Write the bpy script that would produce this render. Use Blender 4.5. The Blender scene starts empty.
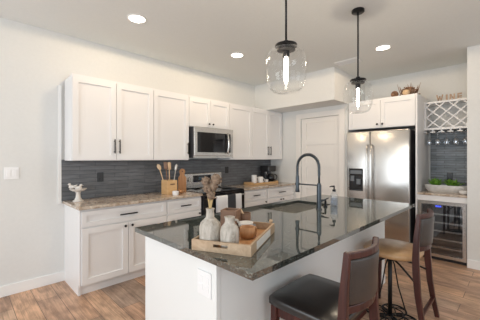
import bpy, bmesh, math, random
from mathutils import Vector, Matrix
random.seed(7)
S = bpy.context.scene
COL = S.collection
PI = math.pi

# ------------------------------------------------------------------ camera, world, light, exposure
cam = bpy.data.objects.new('camera', bpy.data.cameras.new('camera'))
COL.objects.link(cam)
cam.location = (0, 0, 1.45)
cam.rotation_euler = (PI / 2, 0, -PI / 4)
cam.data.sensor_width = 36
cam.data.lens = 281 / 480 * 36
cam.data.shift_y = -2 / 480
cam.data.clip_start = 0.05
S.camera = cam

S.view_settings.view_transform = 'Standard'
S.view_settings.look = 'None'
S.view_settings.gamma = 1
S.view_settings.use_curve_mapping = False
S.view_settings.exposure = 0.0

W = bpy.data.worlds.new('world')
S.world = W
W.use_nodes = True
W.node_tree.nodes['Background'].inputs[0].default_value = (0.82, 0.91, 1.0, 1)
W.node_tree.nodes['Background'].inputs[1].default_value = 0.7

def area(name, loc, rot, sx, sy, power, color):
    l = bpy.data.lights.new(name, 'AREA')
    l.shape = 'RECTANGLE'; l.size = sx; l.size_y = sy
    l.energy = power; l.color = color
    o = bpy.data.objects.new(name, l); COL.objects.link(o)
    o.location = loc; o.rotation_euler = rot
    return o
# daylight entering through the window openings behind the camera
DAY = (0.88, 0.945, 1.0)
area('daylight_back_a', (-3.05, 2.25, 1.45), (0, -PI / 2, 0), 2.2, 2.2, 78, DAY)
area('daylight_back_b', (-3.05, -0.9, 1.45), (0, -PI / 2, 0), 2.2, 2.6, 78, DAY)
area('daylight_side_a', (0.2, -3.45, 1.45), (PI / 2, 0, 0), 2.6, 2.2, 24, DAY)
area('daylight_side_b', (3.2, -3.45, 1.45), (PI / 2, 0, 0), 2.2, 2.2, 24, DAY)

S.cycles.max_bounces = 10
S.cycles.diffuse_bounces = 6
S.cycles.glossy_bounces = 5
S.cycles.transmission_bounces = 8
S.cycles.transparent_max_bounces = 16
S.cycles.sample_clamp_indirect = 6
S.cycles.caustics_reflective = False
S.cycles.caustics_refractive = False

# ------------------------------------------------------------------ materials
def mat(name, color=(.8, .8, .8), rough=.5, metal=0, ior=1.5, **kw):
    m = bpy.data.materials.new(name); m.use_nodes = True
    b = m.node_tree.nodes['Principled BSDF']
    b.inputs['Base Color'].default_value = (*color, 1)
    b.inputs['Roughness'].default_value = rough
    b.inputs['Metallic'].default_value = metal
    b.inputs['IOR'].default_value = ior
    for k, v in kw.items():
        b.inputs[k.replace('_', ' ')].default_value = v
    return m

class NT:
    def __init__(s, m):
        s.t = m.node_tree; s.b = s.t.nodes['Principled BSDF']
    def n(s, typ, **props):
        nd = s.t.nodes.new(typ)
        for k, v in props.items(): setattr(nd, k, v)
        return nd
    def l(s, a, b): s.t.links.new(a, b)
    def coord(s, scale=(1, 1, 1), rot=(0, 0, 0), loc=(0, 0, 0)):
        tc = s.n('ShaderNodeTexCoord'); mp = s.n('ShaderNodeMapping')
        mp.inputs['Scale'].default_value = scale; mp.inputs['Rotation'].default_value = rot
        mp.inputs['Location'].default_value = loc
        s.l(tc.outputs['Object'], mp.inputs['Vector'])
        return mp.outputs[0]
    def noise(s, vec, scale, detail=4, rough=.55, dist=0):
        nd = s.n('ShaderNodeTexNoise'); nd.inputs['Scale'].default_value = scale
        nd.inputs['Detail'].default_value = detail; nd.inputs['Roughness'].default_value = rough
        nd.inputs['Distortion'].default_value = dist
        s.l(vec, nd.inputs['Vector']); return nd
    def ramp(s, fac, stops, interp='LINEAR'):
        r = s.n('ShaderNodeValToRGB'); cr = r.color_ramp; cr.interpolation = interp
        while len(cr.elements) < len(stops): cr.elements.new(.5)
        for e, (p, c) in zip(cr.elements, stops):
            e.position = p; e.color = (*c, 1)
        s.l(fac, r.inputs[0]); return r.outputs[0]
    def mix(s, fac, a, b, mode='MIX'):
        m = s.n('ShaderNodeMix', data_type='RGBA', blend_type=mode)
        if isinstance(fac, (int, float)): m.inputs[0].default_value = fac
        else: s.l(fac, m.inputs[0])
        for i, v in ((6, a), (7, b)):
            if isinstance(v, tuple): m.inputs[i].default_value = (*v, 1)
            else: s.l(v, m.inputs[i])
        return m.outputs[2]
    def bump(s, h, strength=.2, dist=.01):
        b = s.n('ShaderNodeBump'); b.inputs['Strength'].default_value = strength
        b.inputs['Distance'].default_value = dist
        s.l(h, b.inputs['Height']); s.l(b.outputs[0], s.b.inputs['Normal'])
    def color(s, c): s.l(c, s.b.inputs['Base Color'])

def mottled(name, c1, c2, scale, rough=.5, bump=0, stretch=(1, 1, 1), **kw):
    m = mat(name, c1, rough, **kw); t = NT(m)
    n = t.noise(t.coord(stretch), scale, 5)
    t.color(t.ramp(n.outputs[0], [(.3, c1), (.7, c2)]))
    if bump: t.bump(n.outputs[0], bump, .004)
    return m

M = {}
M['wall'] = mottled('wall_paint', (.70, .705, .69), (.72, .725, .71), 30, .75, .03)
M['ceil'] = mottled('ceiling_paint', (.745, .765, .755), (.765, .785, .775), 40, .85, .03)
M['trim'] = mat('white_trim_paint', (.84, .84, .83), .4)
M['cab'] = mat('white_cabinet_lacquer', (.79, .785, .785), .32)
M['island_white'] = mat('white_island_lacquer', (.80, .81, .80), .35)
M['door'] = mat('white_door_paint', (.80, .78, .75), .45)
M['black'] = mat('matte_black_metal', (.018, .018, .02), .35, .6)
M['iron'] = mat('black_wrought_iron', (.016, .015, .015), .4, .5)
M['blackplastic'] = mat('black_plastic', (.015, .015, .017), .3)
M['blackglass'] = mat('black_glass', (.008, .008, .01), .04)
M['dispenser'] = mat('dispenser_plastic', (.02, .025, .03), .15)
M['chrome'] = mat('chrome', (.75, .76, .78), .08, 1)
M['faucet'] = mat('brushed_gunmetal', (.075, .088, .10), .3, .8)
M['whiteplastic'] = mat('white_plastic', (.85, .85, .85), .35)
M['ceramic'] = mottled('white_ceramic', (.80, .78, .74), (.70, .67, .62), 12, .4)
M['bird'] = mottled('white_stoneware', (.74, .70, .66), (.62, .58, .53), 20, .6, .15)
M['mug'] = mat('white_glaze', (.82, .81, .80), .2)
M['led'] = mat('blue_display', (.02, .03, .3), .3)
NT(M['led']).b.inputs['Emission Color'].default_value = (.05, .1, 1, 1)
NT(M['led']).b.inputs['Emission Strength'].default_value = 1.6

def steel(name, col, rough):
    m = mat(name, col, rough, 1); t = NT(m)
    n = t.noise(t.coord((1, 1, .015)), 220, 2)
    mr = t.n('ShaderNodeMapRange'); mr.inputs[3].default_value = rough - .05; mr.inputs[4].default_value = rough + .07
    t.l(n.outputs[0], mr.inputs[0]); t.l(mr.outputs[0], t.b.inputs['Roughness'])
    t.b.inputs['Anisotropic'].default_value = .75
    tg = t.n('ShaderNodeTangent', direction_type='RADIAL', axis='Z'); t.l(tg.outputs[0], t.b.inputs['Tangent'])
    t.b.inputs['Anisotropic Rotation'].default_value = 0.0
    return m
M['steel'] = steel('brushed_stainless_steel', (.58, .56, .535), .24)
M['sinksteel'] = steel('sink_stainless_steel', (.80, .79, .76), .22)
M['fridgeside'] = mat('charcoal_fridge_side', (.06, .062, .068), .45, .3)

def wood(name, c1, c2, scale=14, stretch=(1, 1, .12), rough=.5, ior=1.45):
    m = mat(name, c1, rough, ior=ior); t = NT(m)
    v = t.coord(stretch)
    n = t.noise(v, scale, 6, .6, 1.2)
    t.color(t.ramp(n.outputs[0], [(.32, c1), (.68, c2)]))
    t.bump(n.outputs[0], .12, .003)
    return m
M['cherry'] = wood('dark_cherry_wood', (.034, .010, .008), (.085, .026, .020), 20, rough=.28)
M['traywood'] = wood('pale_weathered_pine', (.36, .245, .15), (.52, .385, .26), 16, (.15, 1, 1), .6)
M['bamboo'] = wood('bamboo_wood', (.60, .36, .16), (.72, .48, .25), 18, (.2, .2, 1), .45)
M['acacia'] = wood('acacia_wood', (.36, .17, .07), (.56, .30, .14), 18, rough=.45)
M['boxwood'] = wood('brown_box_wood', (.17, .095, .06), (.26, .155, .10), 22, (.2, .2, 1), .6)
M['spoonwood'] = wood('light_beech_wood', (.62, .42, .24), (.74, .55, .36), 14, rough=.55)
M['utensildark'] = wood('walnut_wood', (.12, .06, .035), (.22, .12, .07), 14, rough=.5)
M['rope'] = mottled('raw_wood_beads', (.55, .38, .24), (.68, .50, .34), 20, .7)

# stool leather
def leather(name, c1, c2, rough):
    m = mat(name, c1, rough); t = NT(m)
    v = t.coord()
    n = t.noise(v, 9, 4); f = t.noise(v, 160, 3)
    t.color(t.ramp(n.outputs[0], [(.3, c1), (.7, c2)]))
    t.bump(f.outputs[0], .06, .002)
    t.b.inputs['Coat Weight'].default_value = .35
    t.b.inputs['Coat Roughness'].default_value = .22
    return m
M['leather'] = leather('dark_brown_leather', (.012, .010, .0095), (.022, .017, .015), .34)
M['leatherback'] = leather('dark_brown_back_leather', (.028, .020, .017), (.045, .033, .028), .42)
M['sheenleather'] = leather('leather_with_painted_sheen', (.42, .23, .105), (.64, .40, .20), .36)  # far stool seat: light sheen on brown leather painted in as tan

# floor planks running towards the cabinet wall
def floor_mat():
    m = mat('brown_wood_planks', rough=.38); t = NT(m)
    v = t.coord((1, 1, 1), (0, 0, PI / 2))
    br = t.n('ShaderNodeTexBrick'); br.offset = .37; br.offset_frequency = 2
    br.inputs['Scale'].default_value = 1
    br.inputs['Brick Width'].default_value = 1.15; br.inputs['Row Height'].default_value = .185
    br.inputs['Mortar Size'].default_value = .0022; br.inputs['Mortar Smooth'].default_value = .1
    br.inputs['Color1'].default_value = (0, 0, 0, 1); br.inputs['Color2'].default_value = (1, 1, 1, 1)
    br.inputs['Mortar'].default_value = (.3, .3, .3, 1)
    t.l(v, br.inputs['Vector'])
    base = t.ramp(br.outputs['Color'], [(0, (.40, .255, .17)), (.3, (.30, .19, .13)), (.55, (.46, .29, .185)), (.8, (.215, .165, .135)), (1, (.43, .28, .185))])
    g = t.noise(t.coord((13, .5, 1)), 5, 7, .65, .8)
    grain = t.ramp(g.outputs[0], [(.33, (.58, .55, .53)), (.5, (1.0, .99, .98)), (.68, (1.32, 1.3, 1.28))])
    c = t.mix(.85, base, grain, 'MULTIPLY')
    k = t.noise(t.coord((3, 1.2, 1)), 3.2, 5, .6)
    blot = t.ramp(k.outputs[0], [(.38, (.62, .58, .56)), (.6, (1.2, 1.17, 1.15))])
    c = t.mix(.75, c, blot, 'MULTIPLY')
    c = t.mix(br.outputs['Fac'], c, (.06, .04, .03))
    c = t.mix(1.0, c, (1.42, 1.42, 1.40), 'MULTIPLY')
    t.color(c)
    t.bump(g.outputs[0], .06, .003)
    return m
M['floor'] = floor_mat()

def tile_mat(name, ca, cb_, row, wid):
    m = mat(name, rough=.45); t = NT(m)
    tc = t.n('ShaderNodeTexCoord'); sx = t.n('ShaderNodeSeparateXYZ'); cb = t.n('ShaderNodeCombineXYZ')
    ad = t.n('ShaderNodeMath', operation='ADD')
    t.l(tc.outputs['Object'], sx.inputs[0]); t.l(sx.outputs[0], ad.inputs[0]); t.l(sx.outputs[1], ad.inputs[1])
    t.l(ad.outputs[0], cb.inputs[0]); t.l(sx.outputs[2], cb.inputs[1])
    br = t.n('ShaderNodeTexBrick'); br.offset = .42
    br.inputs['Scale'].default_value = 1
    br.inputs['Brick Width'].default_value = wid; br.inputs['Row Height'].default_value = row
    br.inputs['Mortar Size'].default_value = .0018
    br.inputs['Color1'].default_value = (0, 0, 0, 1); br.inputs['Color2'].default_value = (1, 1, 1, 1)
    br.inputs['Mortar'].default_value = (.2, .2, .2, 1)
    t.l(cb.outputs[0], br.inputs['Vector'])
    mp = t.n('ShaderNodeMapping'); mp.inputs['Scale'].default_value = (5, 5, 40); t.l(tc.outputs['Object'], mp.inputs[0])
    n = t.noise(mp.outputs[0], 1.0, 5, .6)
    base = t.ramp(br.outputs['Color'], [(0, ca), (1, cb_)])
    va = t.ramp(n.outputs[0], [(.3, (.6, .6, .6)), (.7, (1.3, 1.3, 1.32))])
    c = t.mix(.8, base, va, 'MULTIPLY')
    c = t.mix(br.outputs['Fac'], c, (.03, .03, .032))
    t.color(c); t.bump(br.outputs['Color'], .2, .005)
    return m
M['tile'] = tile_mat('dark_slate_strip_tile', (.118, .125, .134), (.158, .166, .178), .05, .42)
M['nooktile'] = tile_mat('blue_grey_ledger_stone', (.13, .16, .185), (.25, .285, .32), .038, .26)

def granite(name, cols, rough, ior, s1=90, s2=24):
    m = mat(name, rough=rough, ior=ior); t = NT(m)
    v = t.coord()
    a = t.noise(v, s1, 3, .7); b = t.noise(v, s2, 4, .6, .6)
    c1 = t.ramp(a.outputs[0], [(.36, cols[0]), (.46, cols[1]), (.56, cols[1]), (.66, cols[2])])
    c2 = t.ramp(b.outputs[0], [(.38, cols[3]), (.60, cols[4])])
    t.color(t.mix(.5, c1, c2))
    return m
M['darkgranite'] = granite('polished_dark_green_granite', [(.004, .005, .005), (.028, .036, .032), (.46, .50, .46), (.006, .008, .007), (.085, .10, .09)], .03, 2.55, 100, 36)
M['lightgranite'] = granite('beige_grey_granite', [(.06, .045, .035), (.48, .38, .29), (.86, .82, .75), (.28, .19, .125), (.66, .59, .51)], .09, 1.55, 34, 11)

def thin_glass(name, tint=(.97, .98, .98), body=.04, edge=.5, power=4.0, gl=(1, 1, 1)):
    m = bpy.data.materials.new(name); m.use_nodes = True
    t = m.node_tree; t.nodes.clear()
    o = t.nodes.new('ShaderNodeOutputMaterial'); mx = t.nodes.new('ShaderNodeMixShader')
    tr = t.nodes.new('ShaderNodeBsdfTransparent'); gs = t.nodes.new('ShaderNodeBsdfGlossy'); lw = t.nodes.new('ShaderNodeLayerWeight')
    lw.inputs[0].default_value = .5
    tr.inputs[0].default_value = (*tint, 1); gs.inputs[0].default_value = (*gl, 1); gs.inputs['Roughness'].default_value = .02
    pw = t.nodes.new('ShaderNodeMath'); pw.operation = 'POWER'; pw.inputs[1].default_value = power
    ma = t.nodes.new('ShaderNodeMath'); ma.operation = 'MULTIPLY_ADD'; ma.inputs[1].default_value = edge; ma.inputs[2].default_value = body; ma.use_clamp = True
    t.links.new(lw.outputs['Facing'], pw.inputs[0]); t.links.new(pw.outputs[0], ma.inputs[0]); t.links.new(ma.outputs[0], mx.inputs[0])
    t.links.new(tr.outputs[0], mx.inputs[1]); t.links.new(gs.outputs[0], mx.inputs[2]); t.links.new(mx.outputs[0], o.inputs[0])
    return m
M['glass'] = thin_glass('clear_blown_glass', (.975, .98, .98), .04, .75, 3)
M['glassware'] = thin_glass('clear_wine_glass', (.90, .93, .96), .20, .7, 2.0)
M['coolerglass'] = thin_glass('smoked_cooler_glass', (.86, .88, .90), .09, .6, 4)
M['bottle'] = thin_glass('clear_soap_bottle', (.94, .96, .98), .08, .5, 3)
M['soap'] = thin_glass('clear_pale_soap', (.80, .85, .92), .06, .3, 3)

def emis(name, col, st):
    m = mat(name, col, .5); b = m.node_tree.nodes['Principled BSDF']
    b.inputs['Emission Color'].default_value = (*col, 1); b.inputs['Emission Strength'].default_value = st
    return m
M['canlens'] = emis('lit_downlight_lens', (1, .95, .86), 9)
M['bulb'] = emis('lit_tube_bulb', (1, .93, .82), 14)
M['leaf'] = mottled('green_leaf', (.02, .09, .008), (.19, .40, .04), 45, .45)
M['soil'] = mottled('dark_soil', (.03, .02, .015), (.06, .045, .03), 40, .9)
M['planter'] = mottled('whitewashed_metal', (.55, .54, .52), (.70, .68, .66), 18, .4, metal=.3)
M['dried'] = mottled('dried_seed_pod', (.11, .068, .045), (.34, .245, .17), 60, .85, .3)
M['driedstem'] = mat('dried_stem', (.50, .36, .17), .7)
M['twig'] = mottled('brown_twig', (.16, .08, .045), (.36, .21, .12), 25, .8)
M['gourd'] = mottled('tan_gourd', (.62, .42, .24), (.74, .54, .34), 12, .6)
M['letterwood'] = wood('weathered_letter_wood', (.40, .27, .19), (.56, .42, .32), 20, rough=.7)

def vase_mat():
    m = mat('distressed_white_clay', rough=.7); t = NT(m)
    v = t.coord((1, 1, .35))
    n = t.noise(v, 38, 6, .7, .8)
    t.color(t.ramp(n.outputs[0], [(.32, (.26, .23, .19)), (.47, (.43, .39, .335)), (.66, (.57, .53, .475))]))
    t.bump(n.outputs[0], .3, .005)
    return m
M['vase'] = vase_mat()
def towel_mat():
    m = mat('striped_cotton', rough=.9); t = NT(m)
    tc = t.n('ShaderNodeTexCoord'); sx = t.n('ShaderNodeSeparateXYZ'); t.l(tc.outputs['Object'], sx.inputs[0])
    st = t.ramp(sx.outputs[0], [(0, (.74, .75, .77)), (.20, (.035, .037, .045)), (.37, (.70, .71, .74))], 'CONSTANT')
    wv = t.n('ShaderNodeTexWave'); wv.inputs['Scale'].default_value = 14; t.l(t.coord((1, 1, 1)), wv.inputs['Vector'])
    t.color(t.mix(.25, st, t.ramp(wv.outputs[0], [(.4, (.75, .75, .75)), (.6, (1.1, 1.1, 1.1))]), 'MULTIPLY'))
    return m
M['towel'] = towel_mat()

# ------------------------------------------------------------------ mesh helpers
class MB:
    def __init__(s): s.bm = bmesh.new()
    def box(s, x0, x1, y0, y1, z0, z1, mx=None):
        vs = [s.bm.verts.new(p) for p in ((x0, y0, z0), (x1, y0, z0), (x1, y1, z0), (x0, y1, z0), (x0, y0, z1), (x1, y0, z1), (x1, y1, z1), (x0, y1, z1))]
        if mx is not None:
            for v in vs: v.co = mx @ v.co
        for f in ((3, 2, 1, 0), (4, 5, 6, 7), (0, 1, 5, 4), (1, 2, 6, 5), (2, 3, 7, 6), (3, 0, 4, 7)):
            s.bm.faces.new([vs[i] for i in f])
        return s
    def ring_skin(s, rings, cap0=True, cap1=True, closed=False):
        vr = [[s.bm.verts.new(p) for p in r] for r in rings]
        n = len(vr[0])
        pairs = list(zip(vr[:-1], vr[1:]))
        if closed: pairs.append((vr[-1], vr[0]))
        for a, b in pairs:
            for i in range(n):
                j = (i + 1) % n
                s.bm.faces.new((a[i], a[j], b[j], b[i]))
        if not closed:
            if cap0: s.bm.faces.new(vr[0][::-1])
            if cap1: s.bm.faces.new(vr[-1])
        return s
    def lathe(s, prof, c=(0, 0, 0), n=28, cap0=True, cap1=True, closed=False, sx=1, sy=1):
        rings = []
        for r, z in prof:
            r = max(r, .0004)
            rings.append([(c[0] + sx * r * math.cos(2 * PI * i / n), c[1] + sy * r * math.sin(2 * PI * i / n), c[2] + z) for i in range(n)])
        return s.ring_skin(rings, cap0, cap1, closed)
    def tube(s, pts, r, n=10, closed=False):
        pts = [Vector(p) for p in pts]; m = len(pts)
        rs = r if isinstance(r, (list, tuple)) else [r] * m
        up = None; rings = []
        for i, p in enumerate(pts):
            if closed: d = pts[(i + 1) % m] - pts[i - 1]
            else: d = pts[min(i + 1, m - 1)] - pts[max(i - 1, 0)]
            d.normalize()
            if up is None: up = Vector((0, 0, 1)) if abs(d.z) < .9 else Vector((1, 0, 0))
            a = up - d * up.dot(d)
            if a.length < 1e-4: a = d.orthogonal()
            a.normalize(); b = d.cross(a); up = a
            rings.append([p + (a * math.cos(2 * PI * k / n) + b * math.sin(2 * PI * k / n)) * rs[i] for k in range(n)])
        return s.ring_skin(rings, closed=closed)
    def cyl(s, p0, p1, r, n=18): return s.tube([p0, p1], r, n)
    def ball(s, c, r, sc=(1, 1, 1), u=16, v=10):
        mx = Matrix.Translation(c) @ Matrix.Diagonal((r * sc[0], r * sc[1], r * sc[2], 1))
        bmesh.ops.create_uvsphere(s.bm, u_segments=u, v_segments=v, radius=1, matrix=mx); return s
    def sweep_rect(s, pts, w, h, xdir):
        """rectangular bar along pts, w measured along xdir, h across"""
        pts = [Vector(p) for p in pts]; xd = Vector(xdir).normalized(); m = len(pts); rings = []
        ws = w if isinstance(w, (list, tuple)) else [w] * m
        hs = h if isinstance(h, (list, tuple)) else [h] * m
        for i, p in enumerate(pts):
            d = (pts[min(i + 1, m - 1)] - pts[max(i - 1, 0)]).normalized()
            y = d.cross(xd).normalized()
            rings.append([p + xd * (sx * ws[i] / 2) + y * (sy * hs[i] / 2) for sx, sy in ((-1, -1), (1, -1), (1, 1), (-1, 1))])
        return s.ring_skin(rings)
    def prism(s, poly, y0, y1):
        """poly of (x, z), extruded along y"""
        a = [s.bm.verts.new((x, y0, z)) for x, z in poly]; b = [s.bm.verts.new((x, y1, z)) for x, z in poly]
        n = len(poly)
        s.bm.faces.new(a); s.bm.faces.new(b[::-1])
        for i in range(n):
            j = (i + 1) % n; s.bm.faces.new((a[j], a[i], b[i], b[j]))
        return s
    def build(s, name, material, parent=None, loc=None, bevel=0, smooth=False, subsurf=0, seg=2):
        bmesh.ops.recalc_face_normals(s.bm, faces=s.bm.faces)
        me = bpy.data.meshes.new(name); s.bm.to_mesh(me); s.bm.free()
        me.materials.append(material)
        if smooth:
            for p in me.polygons: p.use_smooth = True
        o = bpy.data.objects.new(name, me); COL.objects.link(o)
        if parent is not None: o.parent = parent
        if loc is not None: o.location = loc
        if bevel:
            b = o.modifiers.new('bevel', 'BEVEL'); b.width = bevel; b.segments = seg; b.limit_method = 'ANGLE'
            if smooth is False and seg > 2:
                for p in me.polygons: p.use_smooth = True
        if subsurf:
            d = o.modifiers.new('subsurf', 'SUBSURF'); d.levels = subsurf; d.render_levels = subsurf
        if smooth == 'angle':
            me.set_sharp_from_angle(angle=math.radians(40))
        return o

def tag(o, label, cat, group=None):
    o['label'] = label; o['category'] = cat
    if group: o['group'] = group
    return o
def thing(name, loc, label, cat, group=None, rz=0):
    o = bpy.data.objects.new(name, None); COL.objects.link(o)
    o.empty_display_size = .05; o.location = loc; o.rotation_euler = (0, 0, rz)
    return tag(o, label, cat, group)
def struct(o):
    o['kind'] = 'structure'; return o
def copy_tree(o, parent=None):
    c = o.copy(); COL.objects.link(c)
    if parent is not None: c.parent = parent
    for ch in [k for k in ALL() if k.parent == o]: copy_tree(ch, c)
    return c
def ALL(): return list(COL.objects)
def arc(c, r, a0, a1, n, f):
    return [f(c, r, a0 + (a1 - a0) * i / n) for i in range(n + 1)]

# ------------------------------------------------------------------ the room
CH = 2.916          # ceiling height
WY = 3.83           # cabinet wall
PX = 4.76           # pantry wall / right wall face
BX = 5.53           # wall behind the fridge and the bar nook
XB, YB = -3.1, -3.5 # unseen walls behind the camera
ZC = .945           # worktop height

struct(MB().box(XB, BX + .1, YB, WY + .1, -.05, 0).build('floor', M['floor']))
struct(MB().box(XB, BX + .1, YB, WY + .1, CH, CH + .08).build('ceiling', M['ceil']))
struct(MB().box(XB, PX + .1, WY, WY + .1, 0, CH).build('wall_left', M['wall']))
# pantry wall with the door opening
m = MB()
m.box(PX, PX + .1, 3.07, WY, 0, CH).box(PX, PX + .1, 2.126, 2.27, 0, CH).box(PX, PX + .1, 2.27, 3.07, 2.22, CH)
struct(m.build('wall_pantry', M['wall']))
struct(MB().box(PX + .1, BX, 2.126, 2.226, 0, CH).build('wall_pantry_side', M['wall']))
struct(MB().box(BX, BX + .1, .41, 2.226, 0, CH).build('wall_back', M['wall']))
m = MB().box(PX, BX + .1, .40, .505, 0, CH).box(PX, PX + .1, YB, .40, 0, CH)
struct(m.build('wall_right', M['wall']))
struct(MB().box(4.26, PX, 2.117, WY, 2.39, CH).build('wall_soffit', M['wall']))
# walls with window openings behind the camera
m = MB()
m.box(XB - .1, XB, YB, -2.2, 0, CH).box(XB - .1, XB, .4, 1.1, 0, CH).box(XB - .1, XB, 3.4, WY, 0, CH)
for y0, y1 in ((-2.2, .4), (1.1, 3.4)): m.box(XB - .1, XB, y0, y1, 0, .3).box(XB - .1, XB, y0, y1, 2.6, CH)
struct(m.build('wall_rear', M['wall']))
m = MB()
m.box(XB, -1.1, YB - .1, YB, 0, CH).box(1.5, 2.1, YB - .1, YB, 0, CH).box(4.3, PX, YB - .1, YB, 0, CH)
for x0, x1 in ((-1.1, 1.5), (2.1, 4.3)): m.box(x0, x1, YB - .1, YB, 0, .3).box(x0, x1, YB - .1, YB, 2.6, CH)
struct(m.build('wall_side', M['wall']))
k = 1
for y0, y1 in ((-2.2, .4), (1.1, 3.4)):
    f = MB()
    for y in (y0, (y0 + y1) / 2 - .03, y1 - .06): f.box(XB - .08, XB - .02, y, y + .06, .3, 2.6)
    f.box(XB - .08, XB - .02, y0, y1, .3, .36).box(XB - .08, XB - .02, y0, y1, 2.54, 2.6)
    struct(f.build('window_%d' % k, M['trim'])); k += 1
for x0, x1 in ((-1.1, 1.5), (2.1, 4.3)):
    f = MB()
    for x in (x0, (x0 + x1) / 2 - .03, x1 - .06): f.box(x, x + .06, YB - .08, YB - .02, .3, 2.6)
    f.box(x0, x1, YB - .08, YB - .02, .3, .36).box(x0, x1, YB - .08, YB - .02, 2.54, 2.6)
    struct(f.build('window_%d' % k, M['trim'])); k += 1

struct(MB().box(XB, .888, WY - .015, WY, 0, .115).build('baseboard_left', M['trim'], bevel=.004))
struct(MB().box(PX - .015, PX, YB, .505, 0, .115).build('baseboard_right', M['trim'], bevel=.004))
# backsplash tiles and the white edge strip
struct(MB().box(.85, PX, WY - .012, WY, ZC, 1.43).build('wall_backsplash', M['tile']))
struct(MB().box(BX - .012, BX, .505, 1.06, ZC, 1.89).build('wall_nook_backsplash', M['nooktile']))
struct(MB().box(.818, .85, WY - .016, WY, ZC - .03, 2.30).build('trim_1', M['trim']))

# pantry door with casing
d = MB()
DX = PX + .03
y0, y1, z1 = 2.275, 3.065, 2.215
st = .105
d.box(DX + .014, DX + .04, y0, y1, .01, z1)
d.box(DX, DX + .02, y0, y0 + st, .01, z1).box(DX, DX + .02, y1 - st, y1, .01, z1)
npan = 5
zz = [.01 + (z1 - .01 - .09) * i / npan for i in range(npan + 1)]
for z in zz: d.box(DX, DX + .02, y0 + st, y1 - st, z, z + (.13 if z < .1 else .09))
dr = struct(d.build('door_1', M['door']))
c = MB()
c.box(PX - .016, PX, 2.17, 2.275, 0, 2.31).box(PX - .016, PX, 3.065, 3.165, 0, 2.31).box(PX - .018, PX, 2.17, 3.165, 2.215, 2.31)
struct(c.build('trim_2', M['door'], bevel=.003))

# ------------------------------------------------------------------ cabinets
def shaker(x0, x1, z0, z1, yf, parent, name='door', st=.062, th=.02, material=None):
    m = MB(); g = .0028
    x0 += g; x1 -= g; z0 += g; z1 -= g
    m.box(x0, x0 + st, yf, yf + th, z0, z1).box(x1 - st, x1, yf, yf + th, z0, z1)
    m.box(x0 + st, x1 - st, yf, yf + th, z0, z0 + st).box(x0 + st, x1 - st, yf, yf + th, z1 - st, z1)
    m.box(x0 + st, x1 - st, yf + .0155, yf + th, z0 + st, z1 - st)
    return m.build(name, material or M['cab'], parent)
def bar_handle(p, vertical, L, parent):
    x, y, z = p; m = MB()
    if vertical:
        m.cyl((x, y - .03, z - L / 2), (x, y - .03, z + L / 2), .0075, 10)
        for s in (-.38, .38): m.cyl((x, y, z + s * L), (x, y - .03, z + s * L), .005, 8)
    else:
        m.cyl((x - L / 2, y - .03, z), (x + L / 2, y - .03, z), .0085, 10)
        for s in (-.38, .38): m.cyl((x + s * L, y, z), (x + s * L, y - .03, z), .005, 8)
    return m.build('handle', M['black'], parent, smooth=True)
def knob(p, parent, r=.015):
    x, y, z = p
    m = MB().cyl((x, y, z), (x, y - .018, z), .006, 8).ball((x, y - .024, z), r, (1, .6, 1), 12, 8)
    return m.build('knob', M['black'], parent, smooth=True)

# wall cabinets: local x along the run, front at y = 0 facing -y
UF, UB, UZ0, UZ1 = 3.5, 3.812, 1.42, 2.37
def wall_cab(x0, x1, z0, splits, handles, label):
    w = x1 - x0; t = thing('wall_cabinet', (x0, UF, z0), label, 'cabinet', 'white wall cabinets over the worktop')
    H = UZ1 - z0; D = UB - UF
    b = MB().box(0, w, .021, D, 0, H)
    b.build('body', M['cab'], t)
    b = MB().box(0, w, .021, .06, H, H + .022); b.build('top_moulding', M['cab'], t)
    xs = [0] + [s - x0 for s in splits] + [w]
    for i in range(len(xs) - 1):
        dd = shaker(xs[i], xs[i + 1], .004, H - .004, 0, t)
        for kind, hx, hz in handles:
            if xs[i] < hx - x0 < xs[i + 1]:
                if kind == 'bar': bar_handle((hx - x0, 0, hz - z0), True, .17, dd)
                else: knob((hx - x0, 0, hz - z0), dd)
    return t
wall_cab(.882, 1.855, UZ0, [1.363], [('bar', 1.335, 1.59), ('bar', 1.395, 1.59)], 'white double-door wall cabinet at the left end of the row')
wall_cab(1.858, 2.425, UZ0, [], [('bar', 2.395, 1.59)], 'white single-door wall cabinet left of the microwave')
wall_cab(2.428, 3.25, 1.925, [2.84], [('knob', 2.80, 1.985), ('knob', 2.88, 1.985)], 'short white two-door wall cabinet above the microwave')
wall_cab(3.253, 3.82, UZ0, [], [], 'white single-door wall cabinet right of the microwave')
wall_cab(3.823, 4.742, UZ0, [4.30], [('bar', 4.265, 1.59), ('bar', 4.335, 1.59)], 'white double-door wall cabinet tucked under the boxed soffit')

# base cabinets
BF, BZ = 3.22, ZC - .032
def base_cab(x0, x1, ndoor, label, panel=False):
    w = x1 - x0; t = thing('base_cabinet', (x0, BF, 0), label, 'cabinet', 'white base cabinets along the wall')
    D = UB - BF + .016
    b = MB().box(0, w, .021, D, .11, BZ)
    b.build('body', M['cab'], t)
    MB().box(.02 if panel else 0, w, .075, D, 0, .11).build('toe_kick', M['cab'], t)
    if panel:
        MB().box(-.004, .02, .062, D, 0, .11).box(-.004, 0, .015, D, .11, BZ).build('end_panel', M['cab'], t)
    dw = shaker(.012, w - .006, .725, BZ - .022, 0, t, 'drawer', .045)
    bar_handle((w / 2, 0, .81), False, .20 if w > .7 else .16, dw)
    xs = [.012 + (w - .018) * i / ndoor for i in range(ndoor + 1)]
    for i in range(ndoor):
        dd = shaker(xs[i], xs[i + 1], .115, .712, 0, t)
        hx = xs[i + 1] - .04 if i == 0 else xs[i] + .04
        knob((hx, 0, .672), dd)
    return t
base_cab(.888, 1.885, 2, 'white base cabinet with a wide drawer at the left end by bare wall', True)
base_cab(1.888, 2.445, 1, 'white base cabinet under the utensil box, left of the range')
base_cab(3.305, 3.905, 1, 'white base cabinet immediately right of the range')
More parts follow.
